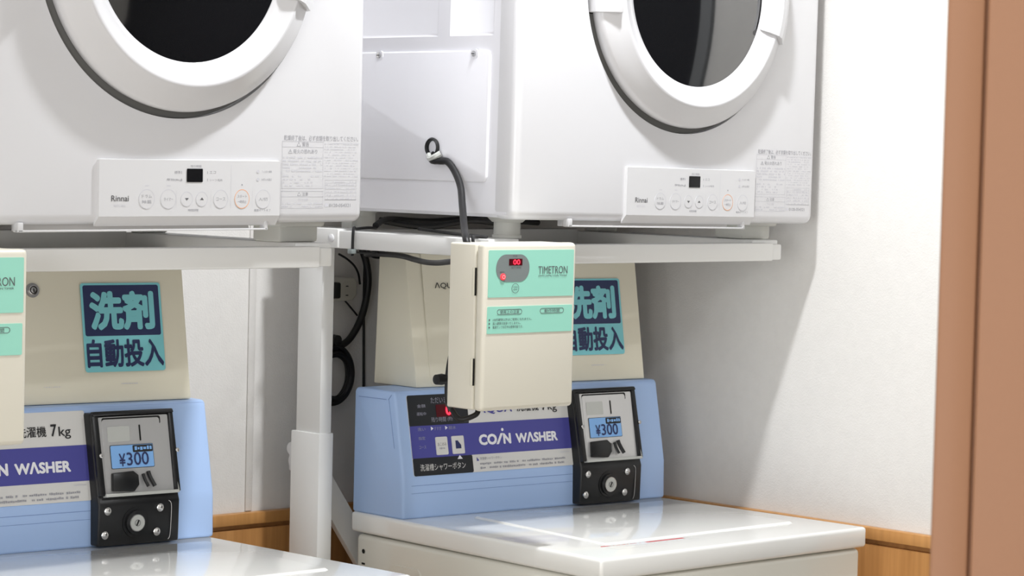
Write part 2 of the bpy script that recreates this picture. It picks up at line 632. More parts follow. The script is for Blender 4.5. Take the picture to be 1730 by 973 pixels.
    pf.text(mb, '時間調整', 0.032, 0.0066, 0.048, 0.0098, G)
    pf.text(mb, '電源オートオフ', 0.1365, 0.0062, 0.163, 0.0094, G)
    pf.text(mb, 'Rinnai', -0.0850, 0.0195, -0.0590, 0.0268, MPRINTD, bold=0.008)
    pf.text(mb, 'RDTC-80A', -0.081, 0.0125, -0.0635, 0.0154, MPRINTL)
    for xx in (0.013, 0.067, 0.133):
        pf.rect(mb, xx, 0.011, xx + 0.0004, 0.033, MPRINTL)
    pf.rect(mb, 0.0985, 0.010, 0.0990, 0.066, MPRINTL)
    for xx in (-0.0345, -0.0015):
        pf.rect(mb, xx, 0.0385, xx + 0.006, 0.0396, MPRINTL)
    pf.rect(mb, 0.1155, 0.0395, 0.1175, 0.0415, G)
    pan = mb.build('control_panel', t)
    spec = [(-0.032, 0.0120, ('ドラム', '除菌')), (0.001, 0.0120, ('タイマー',)), (0.0293, 0.0092, '▼'), (0.0528, 0.0092, '▲'),
            (0.0826, 0.0115, ('コース',)), (0.1165, 0.0120, ('スタート', '一時停止')), (0.1505, 0.0120, ('入/切',))]
    for i, (x, r, tx) in enumerate(spec):
        mb = MB()
        pf.disc(mb, x, 0.0223, r, MW2, 0.0004, 36, 0.001)
        pf.ring(mb, x, 0.0223, r, r * 1.03, 0.0008, MORP if i == 5 else MPRINTL, 0.0005)
        if tx == '▼':
            pf.tri(mb, [(x - 0.003, 0.0235), (x, 0.0203), (x + 0.003, 0.0235)], MPRINTD, 0.0006)
        elif tx == '▲':
            pf.tri(mb, [(x - 0.003, 0.0211), (x + 0.003, 0.0211), (x, 0.0243)], MPRINTD, 0.0006)
        elif len(tx) == 2:
            pf.text(mb, tx[0], x - 0.0075, 0.0238, x + 0.0075, 0.0278, MPRINT, 0.0006)
            pf.text(mb, tx[1], x - 0.0070, 0.0168, x + 0.0070, 0.0210, MPRINT, 0.0006)
        else:
            pf.text(mb, tx[0], x - 0.0072, 0.0200, x + 0.0072, 0.0243, MPRINT, 0.0006)
        mb.build('button', pan)

    # printed caution sheet at the lower right of the front
    cf = Frame((0, -0.0001, 0), (1, 0, 0), (0, 0, 1))
    mb = MB()
    cf.text(mb, '乾燥終了後は、必ず衣類を取り出してください。', 0.1875, 0.0985, 0.3125, 0.1055, MPRINT)
    L = MPRINTL
    zv = lambda v: 0.107 - (v - 228) * 0.00077
    cf.outline(mb, 0.1845, zv(320), 0.2535, zv(240), 0.0006, L)
    cf.rect(mb, 0.1845, zv(250), 0.2535, zv(249.3), L)
    cf.text(mb, '警告', 0.2175, zv(248.5), 0.229, zv(241.5), G)
    cf.tri(mb, [(0.2085, zv(248.5)), (0.2155, zv(248.5)), (0.212, zv(241.2))], G)
    cf.tri(mb, [(0.2097, zv(247.8)), (0.2143, zv(247.8)), (0.212, zv(243))], MW, 0.0002)
    cf.text(mb, '発火の恐れあり', 0.2030, zv(261), 0.2430, zv(253.5), G)
    cf.tri(mb, [(0.1945, zv(261)), (0.2015, zv(261)), (0.198, zv(253.5))], G)
    cf.tri(mb, [(0.1957, zv(260.3)), (0.2003, zv(260.3)), (0.198, zv(255.4))], MW, 0.0002)
    cf.rect(mb, 0.1976, zv(259.6), 0.1984, zv(256.8), G, 0.0003)
    for i, v in enumerate((269.5, 275.3, 281, 286.8, 292.5)):
        cf.dashes(mb, 0.1862, 0.2515, zv(v), 0.0030, 10 + i, L, fill=0.7)
    for i, (v, e) in enumerate(((301, 0.248), (306.5, 0.232), (311.5, 0.247), (317, 0.236))):
        cf.dashes(mb, 0.1870, e, zv(v), 0.0026, 30 + i, L, fill=0.5)
    cf.outline(mb, 0.1840, zv(354), 0.2540, zv(324.5), 0.0006, L)
    cf.rect(mb, 0.1840, zv(334.5), 0.2540, zv(333.8), L)
    cf.text(mb, '注意', 0.2185, zv(332.8), 0.2285, zv(326.5), G)
    cf.tri(mb, [(0.2105, zv(332.8)), (0.2165, zv(332.8)), (0.2135, zv(326.3))], G)
    cf.tri(mb, [(0.2115, zv(332.2)), (0.2155, zv(332.2)), (0.2135, zv(328.0))], MW, 0.0002)
    cf.text(mb, 'やけど注意', 0.2120, zv(341.5), 0.2285, zv(336.5), L)
    cf.dashes(mb, 0.1862, 0.2525, zv(347.5), 0.0026, 50, L)
    cf.dashes(mb, 0.1862, 0.2525, zv(352.3), 0.0026, 51, L)
    for i in range(13):
        cf.dashes(mb, 0.2565 if i % 2 else 0.2555, 0.3130 - (i % 3) * 0.003, zv(245 + i * 4.6), 0.0019, 60 + i, L, fill=0.6)
    cf.rect(mb, 0.2700, zv(242.6), 0.3150, zv(242.0), L)
    cf.outline(mb, 0.2570, zv(340), 0.3105, zv(305), 0.0005, L)
    for i, v in enumerate((310, 315, 321, 327, 333, 339)):
        cf.dashes(mb, 0.2580, 0.3095, zv(v), 0.0022, 80 + i, L, fill=0.5)
        cf.rect(mb, 0.2570, zv(v + 0.9), 0.3105, zv(v + 0.5), L)
    cf.text(mb, '0120-054321', 0.2645, zv(352), 0.3010, zv(346.2), G)
    cf.rrect(mb, 0.2570, zv(352), 0.2628, zv(346.2), 0.001, L)
    mb.build('caution_label', t)

    # rail under the control panel
    mb = MB()
    mb.box(-0.216, 0.163, 0.000, 0.006, -0.0180, -0.0155, MW2, 0.0006)
    mb.box(-0.216, -0.208, 0.000, 0.012, -0.0180, -0.006, MW2, 0.0012)
    mb.box(0.1580, 0.163, 0.000, 0.012, -0.0180, -0.006, MW2, 0.0012)
    mb.box(-0.2, 0.155, 0.03, 0.04, -0.018, -0.006, MW2, 0.001)
    mb.build('filter_tray', t)

    # door: outer ring, glass, handle and hinge
    C0 = (0.0, 0.0, 0.335)
    R = math.radians
    mb = MB()
    prof = [(0.150, 0.0), (0.193, 0.0), (0.192, -0.009), (0.1985, -0.014), (0.2020, -0.020), (0.2035, -0.029), (0.2025, -0.035),
            (0.1995, -0.0385), (0.186, -0.0465), (0.174, -0.0545), (0.1715, -0.0560), (0.1690, -0.0558), (0.1665, -0.0545),
            (0.158, -0.0495), (0.149, -0.0455), (0.1425, -0.0435), (0.1410, -0.0415), (0.140, -0.030), (0.150, -0.010), (0.150, 0.0)]
    mb.lathe(prof, MW, C0, 144)
    door = mb.build('door', t, (0.0185, 0.020, 0))
    mb = MB().lathe([(0.196, -0.0115), (0.1985, -0.0145), (0.2105, -0.0135), (0.2115, -0.0110), (0.196, -0.0105)], MGRSHADE, C0, 96)
    mb.build('groove_shade_ring', door)  # added ring, its grey stands for the shade inside the groove
    mb = MB()
    gp = [(0.1415 * math.sin(a * math.pi / 24), -0.0425 - 0.016 * (math.cos(a * math.pi / 24) ** 1)) for a in range(13)]
    gp = [(r, -0.042 - 0.012 * (1 - (r / 0.1415) ** 2)) for r in [0.1415 * i / 14 for i in range(15)]]
    mb.lathe(gp, MGLASS, C0, 96)
    mb.build('door_glass', door)
    # handle block on the opening side
    mb = MB()
    hp = [(0.1440, -0.046), (0.1560, -0.0560), (0.1700, -0.0620), (0.1800, -0.0600), (0.2040, -0.0420), (0.2050, -0.030), (0.1990, -0.016), (0.17, -0.02), (0.1440, -0.035)]
    mb.lathe(hp, MW, C0, 24, 'Y', R(-19.5), R(38), smooth=False)
    mb.build('door_handle', door)
    mb = MB()
    hx = 0.335 - 0.04
    mb.loft([(-0.176, -0.0615, 0.292), (-0.196, -0.0440, 0.292), (-0.2055, -0.033, 0.292), (-0.205, -0.012, 0.292), (-0.180, -0.012, 0.292)],
            [(-0.176, -0.0615, 0.385), (-0.196, -0.0440, 0.385), (-0.2055, -0.033, 0.385), (-0.205, -0.012, 0.385), (-0.180, -0.012, 0.385)], MW, 0.002)
    mb.build('hinge_cover', door)
    mb = MB().box(-0.2045, -0.190, -0.0155, -0.0125, 0.2905, 0.312, MGAP, 0.001)
    mb.build('hinge', door)

    # feet
    mb = MB()
    mb.lathe([(0.0, -0.0372), (0.0215, -0.0372), (0.0215, -0.0330), (0.0195, -0.0325), (0.0195, 0.0), (0.0, 0.0)], MFOOT, (-0.2595, 0.083, 0), 32, 'Z')
    mb.lathe([(0.0, -0.0145), (0.022, -0.0145), (0.030, -0.007), (0.033, -0.001), (0.0, -0.001)], MFOOT, (-0.2595, 0.083, 0), 32, 'Z')
    mb.build('foot', t)
    mb = MB()
    mb.box(0.2415, 0.3075, 0.075, 0.135, -0.036, -0.004, MFOOT, 0.004)
    mb.box(0.2305, 0.3075, 0.060, 0.14, -0.0150, -0.004, MFOOT, 0.004)
    mb.build('foot', t)
    for x in (-0.262, 0.270):
        mb = MB()
        mb.box(x - 0.022, x + 0.026, 0.405, 0.432, -0.0372 if x < 0 else -0.036, -0.004, MFOOT, 0.003)
        mb.lathe([(0.0, -0.016), (0.028, -0.016), (0.040, -0.004), (0.0, -0.004)], MFOOT, (x + 0.004, 0.43, 0), 24, 'Z')
        mb.build('foot', t)
    return t


DX = 0.9252
dr = make_dryer((-0.325, 0, ZB + 0.0022), 'white clothes dryer next to the right-hand wall, its left side panel showing')
dl = copy_tree(dr, None, (-0.325 - DX, 0, ZB), 'white clothes dryer on the left, cut off by the left edge of the photo')
for f_ in dl.children:                      # the levelling feet are screwed out differently under each machine
    if f_.name.startswith('foot'):
        f_.location.z = 0.0064 if f_.data.vertices[0].co.x < 0 else -0.0023
dr.rotation_euler = (0, 0.010, 0)
dl.rotation_euler = (0, -0.0065, 0)


# ---------------------------------------------------------------- dryer stands
def make_stand(loc, label):
    """origin on the floor under the dryer's centre line"""
    t = thing('dryer_stand', label, 'stand', loc, 'white steel dryer stands')
    z0 = ZB
    mb = MB()
    mb.box(-0.335, 0.2580, 0.024, 0.052, z0 - 0.0685, z0 - 0.0405, MSTAND, 0.002)
    mb.box(-0.335, 0.2800, 0.027, 0.049, z0 - 0.0670, z0 - 0.0425, MSTAND, 0.0015)
    fbm = mb.build('front_beam', t)
    mb = MB().box(0.2775, 0.2815, 0.028, 0.048, z0 - 0.0660, z0 - 0.0435, MW2, 0.001)
    mb.build('end_cap', fbm)
    mb = MB()
    mb.box(-0.335, -0.275, 0.04, 0.385, z0 - 0.0595, z0 - 0.0325, MSTAND, 0.002)
    mb.build('side_beam', t)
    mb = MB()
    mb.box(0.232, 0.292, 0.045, 0.44, z0 - 0.0630, z0 - 0.0365, MSTAND, 0.002)
    mb.build('side_beam', t)
    mb = MB().box(-0.338, -0.272, 0.3735, 0.470, z0 - 0.0590, z0 - 0.0300, MSTAND, 0.0015)
    br = mb.build('sleeve', t)
    mb = MB()
    cf = Frame((-0.338, 0.470, z0 - 0.059), (0, -1, 0), (0, 0, 1))
    cf.disc(mb, 0.082, 0.0145, 0.0062, MW2, 0.0022, 20, 0.003, 0.0022)
    mb.build('bolt', br)
    mb = MB().box(-0.275, 0.233, 0.435, 0.465, z0 - 0.060, z0 - 0.033, MSTAND, 0.002)
    mb.build('rear_beam', t)
    # telescopic post: thin upper tube in a wider lower sleeve
    mb = MB().box(-0.335, -0.312, 0.411, 0.469, z0 - 0.346, z0 - 0.059, MSTAND, 0.0015)
    po = mb.build('post', t)
    mb = MB().box(-0.3375, -0.3095, 0.4085, 0.4775, 0.03, z0 - 0.3445, MSTAND, 0.0015)
    mb.build('lower_sleeve', po)
    mb = MB()
    mb.lathe([(0.0, -0.006), (0.010, -0.006), (0.012, 0.0), (0.0, 0.0)], MW2, (-0.3235, 0.4875, z0 - 0.375), 16, 'X')
    mb.box(-0.330, -0.317, 0.477, 0.492, z0 - 0.41, z0 - 0.37, MW2, 0.003)
    mb.tube([(-0.3235, 0.483, z0 - 0.376), (-0.3235, 0.494, z0 - 0.394), (-0.3235, 0.486, z0 - 0.412)], 0.004, MW2, 8)
    mb.build('height_knob', po)
    mb = MB().box(0.277, 0.300, 0.411, 0.469, 0.03, z0 - 0.063, MSTAND, 0.0015)
    mb.build('post', t)
    # diagonal brace and floor feet
    mb = MB()
    a, b_ = Vector((-0.312, 0.452, z0 - 0.405)), Vector((0.14, 0.452, z0 - 1.03))
    d = (b_ - a).normalized()
    q = d.cross(Vector((0, 1, 0))).normalized() * 0.020
    y = Vector((0, 0.006, 0))
    mb.hexa([a - q - y, b_ - q - y, b_ - q + y, a - q + y, a + q - y, b_ + q - y, b_ + q + y, a + q + y], MSTAND, 0.001)
    mb.build('brace', t)
    for x in (-0.3235, 0.2885):
        MB().box(x - 0.016, x + 0.016, 0.25, 0.52, 0.0, 0.03, MSTAND, 0.003).build('floor_foot', t)
    return t


sr = make_stand((-0.325, 0, 0), 'white steel stand under the right-hand dryer, its post standing left of the right-hand washer')
sl = copy_tree(sr, None, (-0.325 - 0.9125, 0, 0), 'white steel stand under the left dryer, its long front beam ending above the post')


# ---------------------------------------------------------------- coin washing machines
SK = -0.0646                                # the control housings stand slightly skew to the cabinets


def make_washer(loc, label):
    """modelled about the right-hand machine's own base point"""
    bx, by = -0.345, 0.105
    t = thing('coin_washer', label, 'washing machine', loc, 'coin washing machines')
    W = lambda x, y, z: Vector((x - bx, y - by, z + ZB))      # room coordinates of the right-hand machine -> local
    # cabinet
    mb = MB()
    c = [(-0.605, 0.385), (-0.6255, -0.167), (-0.064, -0.167), (-0.078, 0.385)]
    mb.hexa([W(x, y, -ZB + 0.02) for x, y in c] + [W(x, y, -0.4985) for x, y in c], MWASH, 0.008, 3)
    # marks pressed into the left side
    sf = Frame(W(-0.6258, -0.167, 0), Vector((0.0205, 0.552, 0)).normalized() * -1, (0, 0, 1))
    cab = mb.build('cabinet', t)
    side_n = Vector((-0.552, 0.0205, 0)).normalized()
    ax = Vector((0.0205, 0.552, 0)).normalized()
    sf = Frame(W(-0.605, 0.385, 0), -ax, (0, 0, 1))
    mb = MB()
    sf.disc(mb, 0.020, -0.524, 0.0036, MGAP, 0.0006, 20)
    sf.rrect(mb, 0.016, -0.5445, 0.0245, -0.5415, 0.0012, MGAP, 0.0006)
    sf.rrect(mb, 0.085, -0.66, 0.16, -0.535, 0.01, MWASH, 0.0015, 6, 0.002)
    mb.build('side_panel', cab)
    # lid frame
    mb = MB()
    c = [(-0.606, 0.3975), (-0.6315, -0.1735), (-0.0578, -0.1735), (-0.0755, 0.3975)]
    mb.hexa([W(x, y, -0.4965) for x, y in c] + [W(x, y, -0.4655) for x, y in c], MLID, 0.0055, 4)
    top = mb.build('top_cover', t)
    # hinged lid lying on the cover
    mb = MB()
    c = [(-0.500, 0.235), (-0.533, -0.084), (-0.122, -0.082), (-0.108, 0.205)]
    mb.hexa([W(x, y, -0.4665) for x, y in c] + [W(x + (0.004 if x < -0.3 else -0.004), y + (0.004 if y < 0.1 else -0.004), -0.4628) for x, y in c], MLID, 0.0015, 2)
    mb.build('lid', top)
    mb = MB()
    rf = Frame(W(-0.546, -0.120, -0.4655), Vector((1, -0.02, 0)), Vector((0, 1, 0)))
    rf.outline(mb, 0.0, 0.0, 0.172, 0.029, 0.0006, MPRINTL)
    rf.tri(mb, [(-0.004, 0.029), (0.018, 0.029), (0.010, 0.0335), (0.0, 0.0335)], MREDP)
    rf.rect(mb, 0.085, 0.025, 0.163, 0.031, MREDP)
    rf.dashes(mb, 0.02, 0.08, 0.027, 0.003, 5, MREDP)
    rf.dashes(mb, 0.012, 0.165, 0.014, 0.004, 6, MPRINTL)
    mb.build('lid_label', top)

    # blue control housing
    mb = MB()
    prof_l = [(0.277, -0.466), (0.2785, -0.404), (0.302, -0.278), (0.306, -0.2735), (0.393, -0.2735), (0.397, -0.279), (0.397, -0.466)]
    a = [W(-0.604, y, z) for y, z in prof_l]
    b_ = [W(-0.068, (y + SK * 0.532) if y < 0.35 else y, z) for y, z in prof_l]
    mb.loft(a, b_, MBLUE, 0.0045, 3)
    hs = mb.build('control_housing', t)
    mb = MB()
    hf = Frame(W(-0.6042, 0.390, 0), (0, -1, 0), (0, 0, 1))
    hf.rect(mb, 0.004, -0.2875, 0.070, -0.2866, MGRV, 0.0004)
    mb.tube([W(-0.6042, 0.316, -0.287), W(-0.6040, 0.309, -0.279)], 0.0006, MGRV, 6, 1)
    mb.tube([W(-0.6042, 0.315, -0.287), W(-0.6042, 0.306, -0.33), W(-0.6042, 0.300, -0.36)], 0.0004, MGRV, 6, 2)
    mb.build('end_cap_seam', hs)
    # fascia label printed on the sloping face
    A, B = W(-0.60, 0.302, -0.278), W(-0.60, 0.2785, -0.404)
    upv = (A - B).normalized()
    dv = Vector((1, SK, 0))
    ff = Frame(B, dv, upv)
    mb = MB()
    s0, s1, t0, t1 = 0.0165, 0.334, 0.0025, 0.1255
    ff.rrect(mb, s0, t0, s1, t1, 0.003, MSILV, 0.0016, 5, 0.0026)
    H0 = 0.0019
    ff.rrect(mb, s0, 0.0775, 0.1315, t1, 0.003, MLABBLK, H0)
    ff.rrect(mb, s0, t0, 0.1315, 0.0300, 0.003, MLABBLK, H0)
    ff.rect(mb, s0, 0.0295, s1, 0.0785, MNAVY, H0 + 0.0001)
    H1 = H0 + 0.0005
    Tn = lambda body, a0, a1, c0, c1, m, **k: ff.text(mb, body, a0, a1, c0, c1, m, H1, **k)
    Tn('ただいまの料金', 0.061, 0.1115, 0.118, 0.1215, MWHD)
    Tn('金額', 0.034, 0.1060, 0.0500, 0.1112, MWHD)
    Tn('運転中', 0.032, 0.0940, 0.0500, 0.0992, MWHD)
    Tn('残り時間', 0.059, 0.0830, 0.087, 0.0905, MWHD)
    Tn('(約)', 0.0905, 0.0830, 0.100, 0.0905, MWHD)
    Tn('分', 0.110, 0.0830, 0.1165, 0.0905, MWHD)
    Tn('洗い', 0.031, 0.0705, 0.046, 0.0758, MWHD)
    ff.tri(mb, [(0.0565, 0.0765), (0.0565, 0.0705), (0.0612, 0.0735)], MWHT, H1)
    Tn('すすぎ', 0.0625, 0.0705, 0.0765, 0.0758, MWHD)
    ff.tri(mb, [(0.0840, 0.0765), (0.0840, 0.0705), (0.0887, 0.0735)], MWHT, H1)
    Tn('脱水', 0.0905, 0.0705, 0.105, 0.0758, MWHD)
    Tn('指定', 0.031, 0.0570, 0.044, 0.0620, MWHD)
    Tn('コース', 0.031, 0.0435, 0.044, 0.0480, MWHD)
    Tn('洗濯槽シャワーボタン', 0.029, 0.0095, 0.1165, 0.0200, MSILV)
    ff.tri(mb, [(0.1018, 0.0245), (0.1120, 0.0245), (0.1069, 0.0307)], MWHT, H1)
    # headline and company lettering
    Tn('ΛQUΛ', 0.1500, 0.0905, 0.219, 0.1060, MNAVY, bold=0.02)
    Tn('洗濯機', 0.228, 0.0920, 0.273, 0.1065, MBLKP, bold=0.01)
    Tn('7', 0.2800, 0.0920, 0.2890, 0.1085, MBLKP, bold=0.02)
    Tn('kg', 0.2920, 0.0880, 0.3105, 0.1050, MBLKP, bold=0.005)
    Tn('CO', 0.1470, 0.0430, 0.1830, 0.0600, MWHT, bold=0.05)
    ff.tri(mb, [(0.1810, 0.0432), (0.1860, 0.0432), (0.1960, 0.0600), (0.1910, 0.0600)], MWHT, H1)
    ff.disc(mb, 0.1955, 0.0655, 0.0024, MWHT, H1, 20)
    Tn('N', 0.1955, 0.0430, 0.2110, 0.0596, MWHT, bold=0.05)
    Tn('WΛSHER', 0.2205, 0.0430, 0.3060, 0.0592, MWHT, bold=0.045)
    ff.tri(mb, [(0.1395, 0.0195), (0.1432, 0.0195), (0.1432, 0.0210), (0.1395, 0.0255)], MNAVY, H1)
    Tn('洗濯槽シャワーボタン', 0.1455, 0.0205, 0.189, 0.0250, MPRINT)
    ff.dashes(mb, 0.145, 0.318, 0.0130, 0.0036, 21, MPRINT, H1, 0.8)
    ff.dashes(mb, 0.145, 0.314, 0.0065, 0.0036, 22, MPRINT, H1, 0.8)
    ff.dashes(mb, 0.306, 0.327, 0.0235, 0.0018, 23, MPRINTL, H1, 0.9)
    lab = mb.build('fascia_label', hs)
    mb = MB()
    ff.rrect(mb, 0.070, 0.0905, 0.1060, 0.1095, 0.001, MREDW, H1, 4, 0.001)
    ff.text(mb, '0', 0.0880, 0.0925, 0.0985, 0.1080, MRED, H1 + 0.0004, 0.03)
    mb.build('display', lab)
    for k, (a0, a1) in enumerate(((0.0625, 0.0850), (0.0935, 0.1170))):
        mb = MB()
        ff.rrect(mb, a0, 0.0325, a1, 0.0600, 0.002, MSILV, H1 + 0.0010, 5, 0.0014)
        if k:
            ff.rect(mb, a0 + 0.0065, 0.0405, a1 - 0.0065, 0.0530, MNVP, H1 + 0.0013)
            ff.tri(mb, [(a1 - 0.0125, 0.0530), (a1 - 0.0065, 0.0455), (a1 - 0.0065, 0.0530)], MSILV, H1 + 0.0015)
        else:
            ff.text(mb, 'おこのみ', a0 + 0.003, 0.0460, a1 - 0.003, 0.0515, MPRINTD, H1 + 0.0013)
            ff.dashes(mb, a0 + 0.006, a1 - 0.006, 0.0410, 0.003, 3, MPRINT, H1 + 0.0013)
        mb.build('button', lab)
    # pressed grooves below the fascia
    mb = MB()
    lf = Frame(W(-0.60, 0.277, -0.466), dv, Vector((0, 0.0015, 0.062)).normalized())
    lf.rect(mb, 0.012, 0.0500, 0.333, 0.0508, MGRV, 0.0004)
    lf.rect(mb, 0.012, 0.0385, 0.333, 0.0391, MGRV, 0.0004)
    mb.build('groove', hs)

    # coin mechanism
    h = 0.016
    sL, sR = 0.333, 0.4620
    fy = lambda z: 0.2775 if z < -0.404 else 0.2785 + (z + 0.404) * (0.302 - 0.2785) / (0.126)
    pr = [(fy(-0.284) + 0.01, -0.284), (fy(-0.284) - h, -0.284), (fy(-0.398) - h - 0.002, -0.398), (fy(-0.405) - h - 0.003, -0.406), (0.277 - h - 0.001, -0.4635), (0.287, -0.4635)]
    P = lambda s, y, z: W(-0.60 + s, y + SK * s, z)
    mb = MB()
    mb.loft([P(sL, y, z) for y, z in pr], [P(sR, y, z) for y, z in pr], MBLK, 0.003, 3)
    cm = mb.build('coin_mechanism', hs)
    up2 = (P(0, fy(-0.284), -0.284) - P(0, fy(-0.398), -0.398)).normalized()
    cfm = Frame(P(0.0, fy(-0.398) - h - 0.0015, -0.398), dv, up2)       # s from the housing's left end, t up the slope
    # plate under the clear cover; seen at an angle, so everything sits a little left of its housing position
    o = -0.0175
    ci = Frame(cfm.p(0, -0.0050), dv, up2)                             # fittings on the plate
    mb = MB()
    cfm.rrect(mb, 0.361 + o, 0.0035, 0.4710 + o, 0.1105, 0.002, MCHROME, 0.0020, 4, 0.003)
    cfm.rrect(mb, 0.366 + o, 0.098, 0.459 + o, 0.1095, 0.003, MGAP, 0.0022)
    cfm.rrect(mb, 0.366 + o, 0.012, 0.4570 + o, 0.1072, 0.004, MCHROME, 0.0026, 5, 0.001)
    ci.rrect(mb, 0.373 + o, 0.081, 0.408 + o, 0.1020, 0.002, MACR, 0.0030)
    ci.rrect(mb, 0.423 + o, 0.0810, 0.4255 + o, 0.1030, 0.001, MGAP, 0.0031)
    plate = mb.build('coin_plate', cm)
    mb = MB()
    ci.rrect(mb, 0.3745 + o, 0.0440, 0.4430 + o, 0.0765, 0.002, MBLKP, 0.0034)
    ci.rrect(mb, 0.3752 + o, 0.0447, 0.4423 + o, 0.0758, 0.0018, MPRICE, 0.0037)
    ci.rrect(mb, 0.4100 + o, 0.0655, 0.4418 + o, 0.0752, 0.0015, MBLKP, 0.0040)
    ci.dashes(mb, 0.4130 + o, 0.440 + o, 0.0680, 0.0055, 9, MPRICE, 0.0043, 0.9)
    ci.text(mb, '¥', 0.3870 + o, 0.0470, 0.3970 + o, 0.0645, MNVP, 0.0044, 0.012)
    ci.text(mb, '300', 0.3990 + o, 0.0475, 0.4340 + o, 0.0655, MNVP, 0.0044, 0.008)
    mb.build('price_label', plate)
    mb = MB()
    pts = [(0.374, 0.014), (0.4085, 0.012), (0.4165, 0.0205), (0.4165, 0.034), (0.409, 0.040), (0.376, 0.0385)]
    lo = [ci.p(s + o - 0.003, q, 0.002) for s, q in pts]
    hi = [ci.p(s + o - 0.003, q, 0.0085) for s, q in pts]
    mb.loft(lo, hi, MBLK, 0.0015, 2)
    mb.build('return_cup', plate)
    mb = MB()
    mb.tube([ci.p(0.4215 + o, 0.035, 0.006), cfm.p(0.4225 + o, 0.022, 0.008), cfm.p(0.426 + o, 0.012, 0.010)], 0.0022, MBLK, 8, 4)
    mb.tube([ci.p(0.430 + o, 0.038, 0.006), cfm.p(0.431 + o, 0.025, 0.008), cfm.p(0.435 + o, 0.012, 0.012)], 0.0030, MBLK, 8, 4)
    mb.build('return_lever', plate)
    mb = MB()
    cfm_l = [cfm.p(0.359 + o, 0.0010, 0.0), cfm.p(0.359 + o, 0.0055, 0.0), cfm.p(0.359 + o, 0.0055, 0.010), cfm.p(0.359 + o, 0.0010, 0.010)]
    cfm_r = [cfm.p(0.4755 + o, 0.0010, 0.0), cfm.p(0.4755 + o, 0.0055, 0.0), cfm.p(0.4755 + o, 0.0055, 0.010), cfm.p(0.4755 + o, 0.0010, 0.010)]
    mb.loft(cfm_l, cfm_r, MACR, 0.0008)
    mb.add([cfm.p(0.4753 + o, 0.0055, 0.010), cfm.p(0.4753 + o, 0.032, 0.002), cfm.p(0.4740 + o, 0.0055, 0.002)], [[0, 1, 2]], MACR)
    mb.build('cover_ledge', plate)
    # raised black rim round the plate
    mb = MB()
    for a0, a1, c0, c1 in ((sL, 0.3430, 0.003, 0.1185), (0.4540, sR, 0.003, 0.1185), (sL, sR, 0.1125, 0.1185)):
        lo = [cfm.p(a0, c0, 0), cfm.p(a1, c0, 0), cfm.p(a1, c1, 0), cfm.p(a0, c1, 0)]
        hi = [cfm.p(a0, c0, 0.007), cfm.p(a1, c0, 0.007), cfm.p(a1, c1, 0.004), cfm.p(a0, c1, 0.004)]
        mb.hexa(lo + hi, MBLK, 0.0015)
    mb.build('rim', cm)
    # lower cover with four bolts and the cylinder lock
    lw = Frame(P(0.0, 0.277 - h - 0.002, -0.466), dv, (P(0, 0.0, 0.06) - P(0, 0, 0)).normalized())
    dz = 0.062                                                          # measured from the kink downwards
    for s, q in ((0.361, -0.011), (0.444, -0.011), (0.357, -0.0435), (0.4390, -0.0440)):
        mb = MB()
        lw.disc(mb, s - 0.015, q + dz, 0.0056, MSTEEL, 0.0030, 24, 0.003, 0.0026)
        mb.build('bolt', cm)
    mb = MB()
    lw.disc(mb, 0.406 - 0.015, -0.029 + dz, 0.0205, MBLK, 0.0012, 40, 0.002)
    lw.disc(mb, 0.406 - 0.015, -0.029 + dz, 0.0165, MBLK, 0.0045, 40, 0.004)
    lw.disc(mb, 0.406 - 0.016, -0.029 + dz, 0.0118, MSTEEL, 0.0075, 40, 0.004)
    lw.disc(mb, 0.406 - 0.016, -0.029 + dz, 0.0108, MACR, 0.0078, 40)
    lw.ring(mb, 0.406 - 0.016, -0.029 + dz, 0.0046, 0.0046, 0.0008, MPRINTD, 0.0081, 24)
    a = math.radians(65)
    cc, ss = math.cos(a), math.sin(a)
    k0, k1 = 0.406 - 0.016, -0.029 + dz
    lw.tri(mb, [(k0 + cc * u - ss * v, k1 + ss * u + cc * v) for u, v in ((-0.004, -0.0012), (0.004, -0.0012), (0.004, 0.0012), (-0.004, 0.0012))], MGAP, 0.0083)
    mb.build('lock', cm)
    mb = MB()
    mb.tube([lw.p(0.4530 - 0.010, 0.006, 0.0008), lw.p(0.4560 - 0.010, 0.012, 0.0010), lw.p(0.4575 - 0.010, 0.035, 0.0010), lw.p(0.4575 - 0.010, 0.055, 0.0008), lw.p(0.4530 - 0.010, 0.060, 0.0008)], 0.0006, MSTEEL, 6, 4)
    mb.build('cover_edge', cm)
    for s, tt in ((0.340, 0.058), (0.4615, 0.060)):
        mb = MB()
        cfm.disc(mb, s, tt, 0.0030, MSTEEL, 0.0085, 16, 0.002, 0.001)
        mb.build('rivet', cm)
    return t


wr = make_washer((-0.345, 0.105, 0), 'coin washing machine on the right with a blue control housing, its whole lid in view')
wl = copy_tree(wr, None, (-0.345 - 0.90, 0.105 + 0.02, 0.006), 'coin washing machine at lower left with a blue control housing, cut off by the frame')


